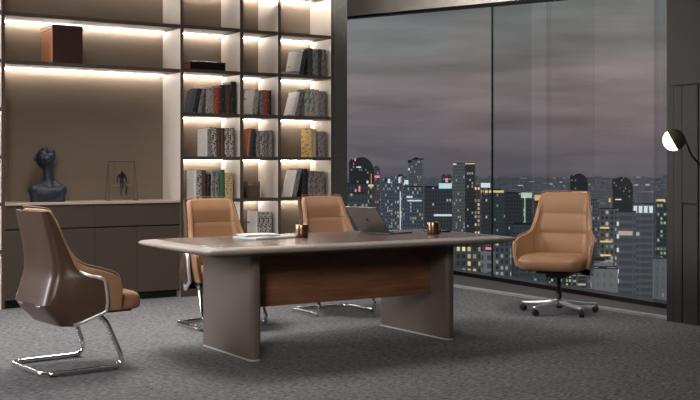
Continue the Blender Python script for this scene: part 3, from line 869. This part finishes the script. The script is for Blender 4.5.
c3.location = (2.22, 6.89, 0); c3.rotation_euler = (0, 0, math.radians(96))
c3['label'] = 'tan leather cantilever chair at the table left end, seen from its dark brown back'

def executive(loc, rz):
    t = thing('executive_chair', 'tan leather high-backed office swivel chair on castors by the window', 'chair', loc, rz)
    dz = .035
    tub = Tub(dz=dz, seams=(.665, .835), ws=1.08, puff=.028)
    chair_body(t, tub, dz, .94, -.40)
    bm = bmesh.new(); box(bm, -.15, .15, -.20, .14, .325+dz, .375+dz, bev=.012)
    box(bm, -.09, .09, -.12, .10, .285+dz, .33+dz, bev=.015)
    box(bm, -.235, .235, -.34, .12, .362+dz, .378+dz, bev=.005)
    mech = obj('tilt_mechanism', bm, M['black'], t)
    for sx in (-1, 1):
        bm = bmesh.new(); tube(bm, fillet([(sx*.12, -.06, .335+dz), (sx*.235, -.08, .332+dz), (sx*.245, -.135, .330+dz)], .02), .007, 8, ry=.010)
        obj('lever', bm, M['alu'], mech, True)
    bm = bmesh.new(); lathe(bm, [(.026, .075), (.026, .19), (.018, .192), (.018, .33)], 20)
    obj('gas_column', bm, M['black'], t, True)
    bm = bmesh.new(); lathe(bm, [(.030, .065), (.042, .080), (.042, .125), (.030, .135)], 24)
    hub = obj('hub', bm, M['alu'], t, True)
    Rr = .345
    for k in range(5):
        a = math.radians(72*k + 32.5); ca, sa = math.cos(a), math.sin(a)
        sec = []
        for i in range(9):
            q = i/8; d = .028 + (Rr-.028)*q; zc = .105 - .030*q - .006*math.sin(PI*q); hw = .030 - .013*q; hh = .020 - .009*q
            ring = []
            for m in range(12):
                b = 2*PI*m/12; cc, ss = math.cos(b), math.sin(b)
                ox = math.copysign(abs(cc)**.6, cc)*hw; oz = math.copysign(abs(ss)**.6, ss)*hh
                ring.append((d*ca - ox*sa, d*sa + ox*ca, zc+oz))
            sec.append(ring)
        bm = bmesh.new(); loft(bm, sec)
        obj('base_leg', bm, M['silver'], t, True)
        ct = obj('castor', lathe(bmesh.new(), [(.008, .05), (.008, .075)], 10, c=(Rr*ca, Rr*sa, 0)), M['black'], t)
        ha = a + 1.1
        ax = Vector((math.cos(ha), math.sin(ha), 0)); off = Vector((-math.sin(ha), math.cos(ha), 0))*.012
        for sg in (-1, 1):
            c = Vector((Rr*ca, Rr*sa, .0285)) + off + ax*sg*.012
            Mx = Matrix.Translation(c) @ ax.to_track_quat('Z', 'Y').to_matrix().to_4x4()
            bm = bmesh.new(); lathe(bm, [(.018, -.009), (.026, -.009), (.028, -.005), (.028, .005), (.026, .009), (.018, .009)], 20, M=Mx)
            obj('wheel', bm, M['black'], ct, True)
    return t
executive((6.715, 7.06, 0), math.radians(-60))

# ------------------------------------------------------------------ reading lamp at the right edge
Rv = Vector((.843, -.538, 0)); Fv = Vector((.538, .843, 0)); Zv = Vector((0, 0, 1))
gp = Vector((4.755, 4.085, 1.450)); pole = gp + Rv*.34 + Vector((0, 0, -.36))
t = thing('floor_lamp', 'globe reading lamp with half dark half glowing head at the right edge', 'lamp', (pole.x, pole.y, 0))
off = Vector((-pole.x, -pole.y, 0))
axis = (-Rv*.80 - Zv*.45 + Fv*.25).normalized()
Q = Matrix.Translation(gp + off) @ axis.to_track_quat('Z', 'Y').to_matrix().to_4x4()
rg = .063
prof = [(rg*math.sin(PI*k/24), -rg*math.cos(PI*k/24)) for k in range(1, 14)]
bm = bmesh.new(); lathe(bm, prof + [(rg*.93, rg*.10)], 32, M=Q, caps=True)
head = obj('lamp_shell', bm, M['lampdark'], t, True)
prof = [(rg*.94*math.sin(PI*k/24), -rg*.94*math.cos(PI*k/24)) for k in range(13, 24)]
bm = bmesh.new(); lathe(bm, prof, 32, M=Q, caps=True)
obj('glass_globe', bm, M['lampglow'], head, True)
bm = bmesh.new(); tube(bm, [gp + off - axis*rg*.9 + Vector((0, 0, -.0)), gp + off + Rv*.10 + Vector((0, 0, -.085)), pole + off], .0055, 10)
obj('arm', bm, M['blackgloss'], t, True)
bm = bmesh.new(); tube(bm, [(0, 0, .02), (0, 0, pole.z+.03)], .010, 14)
obj('pole', bm, M['blackgloss'], t, True)
bm = bmesh.new(); lathe(bm, [(.13, 0), (.13, .012), (.12, .018), (.012, .022)], 36)
obj('base', bm, M['blackgloss'], t, True)

# ------------------------------------------------------------------ the city
GZ = -120.0; FOOT = []
struct('city_ground', box(bmesh.new(), -3000, 9000, 60, 9000, GZ-5, GZ), M['ground'])
def city_mat(name, base, dark, lit, st, dens, cw=1.7, ch=2.5, mx=.22, mz=.3, warm=.5):
    k = N(name); tc = k.n('ShaderNodeTexCoord'); sp = k.n('ShaderNodeSeparateXYZ'); k.l(tc.outputs['Object'], sp.inputs[0])
    h = k.math('ADD', sp.outputs[0], sp.outputs[1]); h = k.math('DIVIDE', h, cw); z = k.math('DIVIDE', sp.outputs[2], ch)
    fh, fz = k.math('FRACT', h), k.math('FRACT', z)
    ih, iz = k.math('FLOOR', h), k.math('FLOOR', z)
    m = k.math('MULTIPLY', k.math('MULTIPLY', k.math('GREATER_THAN', fh, mx), k.math('LESS_THAN', fh, 1-mx)), k.math('MULTIPLY', k.math('GREATER_THAN', fz, mz), k.math('LESS_THAN', fz, 1-mz*.4)))
    ge = k.n('ShaderNodeNewGeometry'); sn = k.n('ShaderNodeSeparateXYZ'); k.l(ge.outputs['Normal'], sn.inputs[0])
    side = k.math('LESS_THAN', k.math('ABSOLUTE', sn.outputs[2]), .5); m = k.math('MULTIPLY', m, side)
    oi = k.n('ShaderNodeObjectInfo')
    cv = k.n('ShaderNodeCombineXYZ'); k.l(ih, cv.inputs[0]); k.l(iz, cv.inputs[1]); k.l(k.math('MULTIPLY', oi.outputs['Random'], 97.0), cv.inputs[2])
    wn = k.n('ShaderNodeTexWhiteNoise'); wn.noise_dimensions = '3D'; k.l(cv.outputs[0], wn.inputs['Vector'])
    rn = k.n('ShaderNodeTexWhiteNoise'); rn.noise_dimensions = '2D'
    cv2 = k.n('ShaderNodeCombineXYZ'); k.l(iz, cv2.inputs[0]); k.l(oi.outputs['Random'], cv2.inputs[1]); k.l(cv2.outputs[0], rn.inputs['Vector'])
    thr = k.math('ADD', wn.outputs['Value'], k.math('MULTIPLY', k.math('GREATER_THAN', rn.outputs['Value'], .93), .25))
    on = k.math('GREATER_THAN', thr, 1-dens)
    f = k.math('MULTIPLY', on, m)
    col = k.mix(m, base, dark); k.l(col, k.b.inputs['Base Color']); k.b.inputs['Roughness'].default_value = .6
    sx = k.n('ShaderNodeSeparateColor'); k.l(wn.outputs['Color'], sx.inputs[0])
    ec = k.mix(sx.outputs[1], lit, (.75, .85, .95) if warm < 1 else lit)
    k.l(ec, k.b.inputs['Emission Color'])
    k.l(k.math('MULTIPLY', f, k.math('MULTIPLY', k.math('POWER', sx.outputs[0], 2.0), st*.36)), k.b.inputs['Emission Strength'])
    return k.m
WARM = (1.0, .78, .45)
CM = {
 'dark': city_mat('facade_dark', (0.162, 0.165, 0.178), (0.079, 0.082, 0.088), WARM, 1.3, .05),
 'dome': city_mat('facade_dome', (0.082, 0.089, 0.091), (0.057, 0.062, 0.064), WARM, .9, .03),
 'teal': city_mat('facade_teal', (0.194, 0.225, 0.229), (0.121, 0.139, 0.145), WARM, 1.0, .05),
 'blue': city_mat('facade_blue', (0.313, 0.332, 0.376), (0.110, 0.120, 0.141), WARM, 1.2, .14, 1.5, 2.4),
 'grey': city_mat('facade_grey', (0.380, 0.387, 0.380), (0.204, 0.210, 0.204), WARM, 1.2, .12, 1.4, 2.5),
 'res': city_mat('facade_residential', (0.317, 0.317, 0.324), (0.114, 0.118, 0.124), WARM, 1.5, .26, 2.0, 2.5),
 'lit': city_mat('facade_lit', (0.230, 0.230, 0.224), (0.091, 0.091, 0.091), (1.0, .82, .45), 2.6, .5, 2.0, 2.7, warm=1),
 'green': city_mat('facade_green', (0.155, 0.174, 0.171), (0.076, 0.088, 0.085), (.75, .95, .60), 1.8, .25, 1.8, 2.5, warm=1),
 'pink': city_mat('facade_pink', (0.293, 0.243, 0.243), (0.149, 0.118, 0.118), (1.0, .55, .45), 1.2, .2, 2.0, 3.0, warm=1),
 'pale': city_mat('facade_pale', (0.624, 0.624, 0.624), (0.234, 0.246, 0.270), WARM, 1.0, .03, 2.6, 2.6),
 'beige': city_mat('facade_beige', (0.617, 0.617, 0.583), (0.481, 0.439, 0.408), WARM, .8, .05, 1.6, 2.4, mx=.38, mz=.4),
 'far': city_mat('facade_far_haze', (0.363, 0.366, 0.382), (0.299, 0.302, 0.317), WARM, 1.3, .035, 7, 6),  # distance haze is put into this lighter, greyer facade colour
 'glassy': city_mat('facade_glass_bands', (0.327, 0.346, 0.358), (0.211, 0.223, 0.235), WARM, 1.2, .04, 6.0, 3.0, mx=.04),
}
M['roofdark'] = plain('roof_dark', (.045, .045, .05), .8)
def E(name, c, s): M[name] = emis(name, c, s)
E('s_white', (.85, .95, 1.0), 0.62); E('s_orange', (1.0, .55, .22), 0.6); E('s_green', (.80, 1.0, .75), 0.5); E('s_pink', (1.0, .30, .38), 0.75); E('s_yellow', (1.0, .78, .35), 0.6); E('s_cyan', (.65, .95, 1.0), 0.6)

Fc = 1073.0
def world_at(u, d):
    """point on the ground at sideways ratio u (metres right per metre ahead) and distance d from the room"""
    lat = u*d; return (d*.538 + lat*.843, d*.843 - lat*.538)
def tower(u0, u1, e, d, mat, label, kind='flat', rot=0.0, extra=None):
    """u0..u1 bearing range, e = elevation slope of the top, d distance"""
    w = (u1-u0)*d; x, y = world_at((u0+u1)/2, d + w*.4)
    h = (1.3 + e*d) - GZ; FOOT.append((x, y, w))
    t = thing('dome_tower' if kind == 'dome' else 'office_tower' if mat in ('dark','teal','glassy','grey','green') else 'apartment_tower', label, 'building', (x, y, GZ), -math.atan2((u0+u1)/2, 1)-math.radians(32.55)+rot)
    hw, hd = w/2*.96, w*.36
    bm = bmesh.new()
    if kind == 'dome':
        # slab whose crown curves over like a sail
        hb = h - w*.62; n = 14; pts = [(-hw, 0), (-hw, h-w*.16), (-hw*.80, h-w*.05), (-hw*.72, h-w*.12)]
        for k in range(n+1):
            a = PI*.62 - PI*.62*k/n
            pts.append((hw*(.02 + .98*math.cos(a)) , hb + (h-hb)*math.sin(a)))
        pts.append((hw, 0))
        a_ = [bm.verts.new((px, -hd, pz)) for px, pz in pts]; b_ = [bm.verts.new((px, hd, pz)) for px, pz in pts]
        bm.faces.new(a_); bm.faces.new(b_[::-1])
        for i in range(len(pts)): bm.faces.new((a_[i], a_[(i+1) % len(pts)], b_[(i+1) % len(pts)], b_[i]))
        obj('facade', bm, CM[mat], t)
    elif kind == 'crown':
        box(bm, -hw*.92, hw*.92, -hd, hd, 0, h-w*.30); box(bm, -hw*.62, hw*.62, -hd*.8, hd*.8, h-w*.30, h-w*.10)
        obj('facade', bm, CM[mat], t)
        bm = bmesh.new()
        box(bm, -hw, -hw*.55, -hd, hd, h-w*.30, h-w*.12); box(bm, -hw*.45, hw, -hd*.9, hd*.9, h-w*.10, h-w*.03)
        box(bm, -hw*.2, hw*.3, -hd*.4, hd*.4, h-w*.03, h+w*.04)
        obj('roof_crown', bm, M['roofdark'], t)
    elif kind == 'step':
        box(bm, -hw, hw, -hd, hd, 0, h-w*.14)
        obj('facade', bm, CM[mat], t)
        bm = bmesh.new(); box(bm, -hw*.5, hw*.35, -hd*.6, hd*.6, h-w*.14, h)
        obj('roof_unit', bm, M['roofdark'], t)
    else:
        box(bm, -hw, hw, -hd, hd, 0, h)
        obj('facade', bm, CM[mat], t)
        bm = bmesh.new(); p = w*.03
        for q in ((-hw, hw, -hd, -hd+p), (-hw, hw, hd-p, hd), (-hw, -hw+p, -hd+p, hd-p), (hw-p, hw, -hd+p, hd-p)): box(bm, *q, h, h+w*.04)
        box(bm, -hw*.4, hw*.2, -hd*.4, hd*.3, h, h+w*.05)
        obj('roof_parapet', bm, M['roofdark'], t)
    for (a0, a1, z0, z1, mm, nm) in (extra or []):      # lit strips on the front face, in fractions of width / metres below the roof
        bm = bmesh.new(); box(bm, -hw + 2*hw*a0, -hw + 2*hw*a1, -hd-.7, -hd-.05, h-z1, h-z0)
        obj(nm, bm, M[mm], t)
    return t
def P(px): return (px-350)/Fc
def Ez(py): return (167-py)/Fc
# (left, right, top) are pixel columns and rows, turned into bearings in the loop
CITY = [
 (348.5, 374.5, 157.0, 900, 'dome', 'dark tower with rounded crown next to the marble pillar', 'dome', [(.22,.27,1,3.5,'s_pink','beacon'), (.88,.90,14,60,'s_orange','light_strip'), (.30,.48,8,9,'s_white','light_strip'), (.70,.78,20,22,'s_white','light_strip')]),
 (346, 367, 184.0, 560, 'dark', 'low dark block with a glowing pink sign beside the marble pillar', 'flat', [(.62,.70,1,4.0,'s_pink','sign')]),
 (348, 368, 193.5, 480, 'teal', 'teal office block just above the laptop lid corner', 'flat', []),
 (368, 373.5, 184.5, 620, 'lit', 'narrow block topped by an orange light bar right of the pink sign', 'flat', [(.0,1.0,0,1.2,'s_yellow','light_bar')]),
 (373.5, 380, 166.0, 1000, 'pink', 'slim reddish tower right of the rounded dark tower', 'step', [(.2,1.0,9,11,'s_pink','beacon')]),
 (380, 397, 179.0, 820, 'blue', 'bluish apartment slab in front of the slim reddish tower', 'step', [(.45,.60,0,3,'s_white','light_strip')]),
 (395, 407, 174.5, 760, 'res', 'apartment block with a bright lit stairwell left of the crowned tower', 'step', [(.42,.49,12,50,'s_white','light_strip'), (.30,.45,2,6,'s_white','light_strip'), (.8,1.15,4,7,'s_white','sign')]),
 (408, 424, 158.0, 1050, 'grey', 'tall grey tower with a stepped flat crown', 'crown', [(.02,.12,10,12,'s_white','beacon')]),
 (403, 424, 187.0, 700, 'blue', 'wide bluish office block below the crowned tower', 'flat', [(.15,.45,6,7,'s_white','light_strip'), (.2,.9,8.5,9.3,'s_white','light_strip')]),
 (442, 451.5, 175.0, 1300, 'dark', 'distant small dark tower with a red glow on its face', 'flat', [(.4,.65,4,9,'s_pink','sign')]),
 (424, 453, 187.5, 640, 'dark', 'broad black block with one lit row of windows', 'flat', [(.34,.98,16,17.1,'s_white','light_strip'), (.52,.98,-2.5,.6,'s_cyan','roof_sign')]),
 (453, 465, 163.5, 800, 'grey', 'pale left half of the twin slab tower', 'flat', [(.02,.3,0,1.0,'s_white','light_strip')]),
 (464.8, 475.2, 163.0, 815, 'dark', 'dark right half of the twin slab tower with a lit roof line', 'flat', [(.0,1.0,.2,.9,'s_yellow','light_strip')]),
 (474.8, 481, 186.0, 720, 'lit', 'narrow tower of yellow lit windows beside the twin slab tower', 'step', []),
 (481, 492, 196.0, 640, 'dark', 'dark office block left of the window joint', 'flat', []),
 (490, 506, 189.0, 760, 'teal', 'dark teal tower right of the window joint', 'step', [(.0,.9,1,2.6,'s_yellow','light_bar')]),
 (505, 521, 193.0, 700, 'dark', 'dark tower above the table right end', 'flat', []),
 (520, 534, 197.0, 620, 'green', 'green lit office block with a vertical light line', 'flat', [(.30,.36,0,30,'s_green','light_strip'), (.05,.85,-2.5,.5,'s_green','roof_sign')]),
 (533, 550, 200.0, 600, 'green', 'dark block with an orange roof sign left of the swivel chair', 'flat', [(.05,.7,-2.8,.2,'s_orange','roof_sign')]),
 (483, 494, 240.0, 430, 'pink', 'reddish lit podium building under the table right end', 'step', [(.2,.8,3,6,'s_pink','sign')]),
 (455, 481, 247.0, 400, 'lit', 'block with large yellow lit windows beside the table right leg', 'flat', []),
 (481, 495, 251.0, 340, 'pale', 'pale grey apartment block with a column of windows under the table end', 'flat', []),
 (495, 512, 236.0, 450, 'res', 'apartment block seen between the table end and the swivel chair', 'flat', []),
 (570, 588, 173.5, 1000, 'dome', 'dark sail-topped tower directly behind the swivel chair headrest', 'dome', [(.1,.95,17,18,'s_yellow','light_strip')]),
 (612, 633, 176.5, 1000, 'dome', 'dark sail-topped tower right of the swivel chair', 'dome', [(.15,.45,21,22,'s_white','light_strip')]),
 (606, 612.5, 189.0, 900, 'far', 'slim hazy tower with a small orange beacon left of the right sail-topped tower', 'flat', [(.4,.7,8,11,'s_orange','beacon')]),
 (548, 572, 196.0, 660, 'green', 'green lit tower hidden mostly by the swivel chair back', 'flat', []),
 (588, 599, 200.0, 700, 'blue', 'bluish tower just right of the swivel chair back', 'flat', []),
 (599, 617, 209.0, 470, 'res', 'apartment slab with yellow balcony rows right of the swivel chair', 'flat', [(.1,.6,8,8.6,'s_yellow','light_strip'), (.1,.7,14,14.6,'s_yellow','light_strip'), (.1,.7,20,20.6,'s_yellow','light_strip')]),
 (616.5, 636, 212.0, 430, 'glassy', 'glass banded office slab with corner lights', 'flat', [(.03,.12,y,y+1.6,'s_white','corner_light') for y in (4, 9, 14.5, 23, 27, 36)]),
 (633, 655, 204.5, 520, 'glassy', 'office slab with four bright square windows at its top', 'flat', [(a, a+.15, .8, 4.0, 's_white', 'lit_window') for a in (.0, .24, .48, .72)]),
 (656, 672, 199.0, 620, 'green', 'far right tower with a yellow roof sign by the wall edge', 'flat', [(.05,.6,0,1.4,'s_yellow','sign')]),
 (590, 618, 269.0, 260, 'beige', 'low pinkish beige building at the window foot right of the swivel chair', 'flat', []),
 (588, 613, 258.0, 330, 'pale', 'pale roofed hall behind the low beige building', 'step', []),
 (653, 668, 259.0, 300, 'beige', 'beige block at the lower right corner of the window', 'flat', []),
 (512, 545, 225.0, 520, 'teal', 'teal office block left of the swivel chair armrest', 'flat', []),
]
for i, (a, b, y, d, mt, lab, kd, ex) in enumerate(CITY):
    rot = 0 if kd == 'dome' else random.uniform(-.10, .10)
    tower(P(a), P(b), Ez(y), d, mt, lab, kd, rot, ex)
# free-standing billboard on a roof left of the joint
d = 800; x, y = world_at(P(485.5), d); FOOT.append((x, y, 12))
t = thing('billboard', 'bright white rooftop billboard left of the window joint', 'billboard', (x, y, GZ), -math.radians(32.55)-P(485.5))
ww = 9.2/Fc*d/2; zt = 1.3 + Ez(183)*d - GZ
obj('panel', box(bmesh.new(), -ww, ww, -.4, .2, zt-3.4, zt), M['s_white'], t)
bm = bmesh.new()
for s in (-.6, .6): box(bm, s*ww-.4, s*ww+.4, .2, .9, 0, zt-.5)
obj('mast', bm, M['roofdark'], t)
d = 850; x, y = world_at(P(487), d); FOOT.append((x, y, 26))
t = thing('roof_sign', 'long orange and yellow rooftop sign below the white billboard', 'sign', (x, y, GZ), -math.radians(32.55)-P(487))
zt = 1.3 + Ez(190)*d - GZ
for (a, b, mm, dz_) in ((-8, -2.5, 's_orange', 0), (-1.5, 8, 's_yellow', -.3), (9, 15, 's_orange', -2.2)):
    obj('letter_panel', box(bmesh.new(), a, b, -.4, .2, zt-2+dz_, zt+dz_), M[mm], t)
obj('mast', box(bmesh.new(), -8, 15, .2, 1.0, 0, zt-4.2), M['roofdark'], t)

# hazy low-rise city to the horizon: nobody could count it
bm = bmesh.new(); rnd = random.Random(3)
def free(x, y, w): return all(math.hypot(x-a, y-b) > (w + c)*.75 + 4 for a, b, c in FOOT)
def block(d, u, hgt, w, mi):
    x, y = world_at(u, d)
    if free(x, y, w):
        box(bm, -w/2, w/2, -w/2, w/2, GZ, GZ+hgt, mi=mi, M=Matrix.Translation((x, y, 0)) @ Matrix.Rotation(rnd.uniform(-.8, -.3), 4, 'Z'))
for i in range(3000):
    d = 950 + 5600*rnd.random()**1.2
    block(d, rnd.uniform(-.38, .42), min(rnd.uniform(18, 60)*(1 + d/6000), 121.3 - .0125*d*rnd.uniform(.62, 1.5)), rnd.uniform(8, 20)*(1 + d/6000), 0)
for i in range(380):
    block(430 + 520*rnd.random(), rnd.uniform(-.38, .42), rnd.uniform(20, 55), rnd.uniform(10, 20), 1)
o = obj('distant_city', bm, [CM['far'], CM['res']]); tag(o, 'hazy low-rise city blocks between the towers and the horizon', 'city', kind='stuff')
# ridge on the horizon
bm = bmesh.new(); prev = None
for i in range(81):
    u = -.60 + 1.2*i/80; x, y = world_at(u, 7600)
    hh = 1.3 + 7600*(-.0120 + .0042*noise.noise(Vector((u*14, 0, 0))) + .0018*noise.noise(Vector((u*70, 3, 0))))
    a = bm.verts.new((x, y, GZ)); b = bm.verts.new((x, y, hh)); c = bm.verts.new((x+200, y+400, GZ))
    if prev:
        bm.faces.new((prev[0], a, b, prev[1])); bm.faces.new((prev[1], b, c, prev[2]))
    prev = (a, b, c)
struct('horizon_hills', bm, plain('hill_haze', (.30, .30, .34), .9))  # haze is painted into the hill colour, no volume

# ------------------------------------------------------------------ sky
w = bpy.data.worlds.new('dusk'); SC.world = w; w.use_nodes = True
nt = w.node_tree; bg = nt.nodes['Background']
tc = nt.nodes.new('ShaderNodeTexCoord'); sp = nt.nodes.new('ShaderNodeSeparateXYZ'); nt.links.new(tc.outputs['Generated'], sp.inputs[0])
mp = nt.nodes.new('ShaderNodeMapping'); mp.inputs['Scale'].default_value = (1.6, 1.6, 16); nt.links.new(tc.outputs['Generated'], mp.inputs[0])
nz = nt.nodes.new('ShaderNodeTexNoise'); nz.inputs['Scale'].default_value = 1.6; nz.inputs['Detail'].default_value = 5; nt.links.new(mp.outputs[0], nz.inputs['Vector'])
ad = nt.nodes.new('ShaderNodeMath'); ad.operation = 'MULTIPLY_ADD'; nt.links.new(nz.outputs[0], ad.inputs[0]); ad.inputs[1].default_value = .05; nt.links.new(sp.outputs[2], ad.inputs[2])
rp = nt.nodes.new('ShaderNodeValToRGB'); nt.links.new(ad.outputs[0], rp.inputs[0])
cr = rp.color_ramp; cr.elements[0].position = 0.0; cr.elements[0].color = (.080, .076, .092, 1)
cr.elements[1].position = 1.0; cr.elements[1].color = (.46, .50, .58, 1)
for p_, c_ in ((.03, (.098, .087, .102)), (.065, (.150, .123, .132)), (.105, (.178, .152, .152)), (.145, (.158, .156, .152)), (.19, (.125, .140, .142)), (.27, (.105, .125, .13)), (.45, (.30, .34, .39))):
    e = cr.elements.new(p_); e.color = (*c_, 1)
n2 = nt.nodes.new('ShaderNodeTexNoise'); n2.inputs['Scale'].default_value = 2.4; n2.inputs['Detail'].default_value = 6
mp2 = nt.nodes.new('ShaderNodeMapping'); mp2.inputs['Scale'].default_value = (3.2, 3.2, 24); mp2.inputs['Location'].default_value = (3, 1, 2)
nt.links.new(tc.outputs['Generated'], mp2.inputs[0]); nt.links.new(mp2.outputs[0], n2.inputs['Vector'])
mr = nt.nodes.new('ShaderNodeMapRange'); mr.inputs[1].default_value = .3; mr.inputs[2].default_value = .7; mr.inputs[3].default_value = .72; mr.inputs[4].default_value = 1.24
nt.links.new(n2.outputs[0], mr.inputs[0])
vm = nt.nodes.new('ShaderNodeVectorMath'); vm.operation = 'SCALE'; nt.links.new(rp.outputs[0], vm.inputs[0]); nt.links.new(mr.outputs[0], vm.inputs['Scale'])
nt.links.new(vm.outputs[0], bg.inputs[0]); bg.inputs[1].default_value = 1.28

# ------------------------------------------------------------------ lights (unseen area lights, no fixtures built)
def area(name, loc, tgt, sx, sy, p, col=(1, .95, .9), spread=180):
    l = bpy.data.lights.new(name, 'AREA'); l.shape = 'RECTANGLE'; l.size = sx; l.size_y = sy; l.energy = p; l.color = col; l.spread = math.radians(spread)
    o = link(bpy.data.objects.new(name, l)); o.location = loc
    o.rotation_euler = (Vector(tgt) - Vector(loc)).to_track_quat('-Z', 'Y').to_euler()
    return o
area('left_key_light', (-1.6, 9.0, 2.3), (4.0, 7.0, .3), 1.4, 1.4, 200, (.95, .96, 1.0))  # unseen soft key from the back left, no window built there
area('ceiling_light', (3.2, 8.3, 3.6), (3.4, 7.6, 0), 1.4, 1.4, 78, (1, .96, .93), 120)
area('front_fill_light', (-.6, 1.6, 3.2), (4.2, 8.4, .8), 1.2, 1.2, 32, (1, .94, .88), 70)  # front fill added to lift chair fronts and the table panel
area('header_fill_light', (6.75, 8.4, 3.1), (8.1, 9.6, 3.45), 4.5, .15, 30, (1, .94, .88), 100)  # fill added to brighten the window header, no cove built
area('ceiling_light_window', (6.2, 6.0, 3.6), (6.7, 7.8, .5), .6, .6, 13, (1, .95, .90), 90)

# ------------------------------------------------------------------ camera
cam = bpy.data.cameras.new('camera'); co = link(bpy.data.objects.new('camera', cam))
cam.sensor_width = 36; cam.lens = 36*1073/700; cam.shift_y = -33/700; cam.clip_end = 20000; cam.clip_start = .05
co.location = (0, 0, 1.3); co.rotation_euler = (PI/2, 0, -math.atan2(.538, .843))
SC.camera = co
SC.view_settings.view_transform = 'Standard'; SC.view_settings.look = 'None'; SC.view_settings.gamma = 1; SC.view_settings.exposure = 0
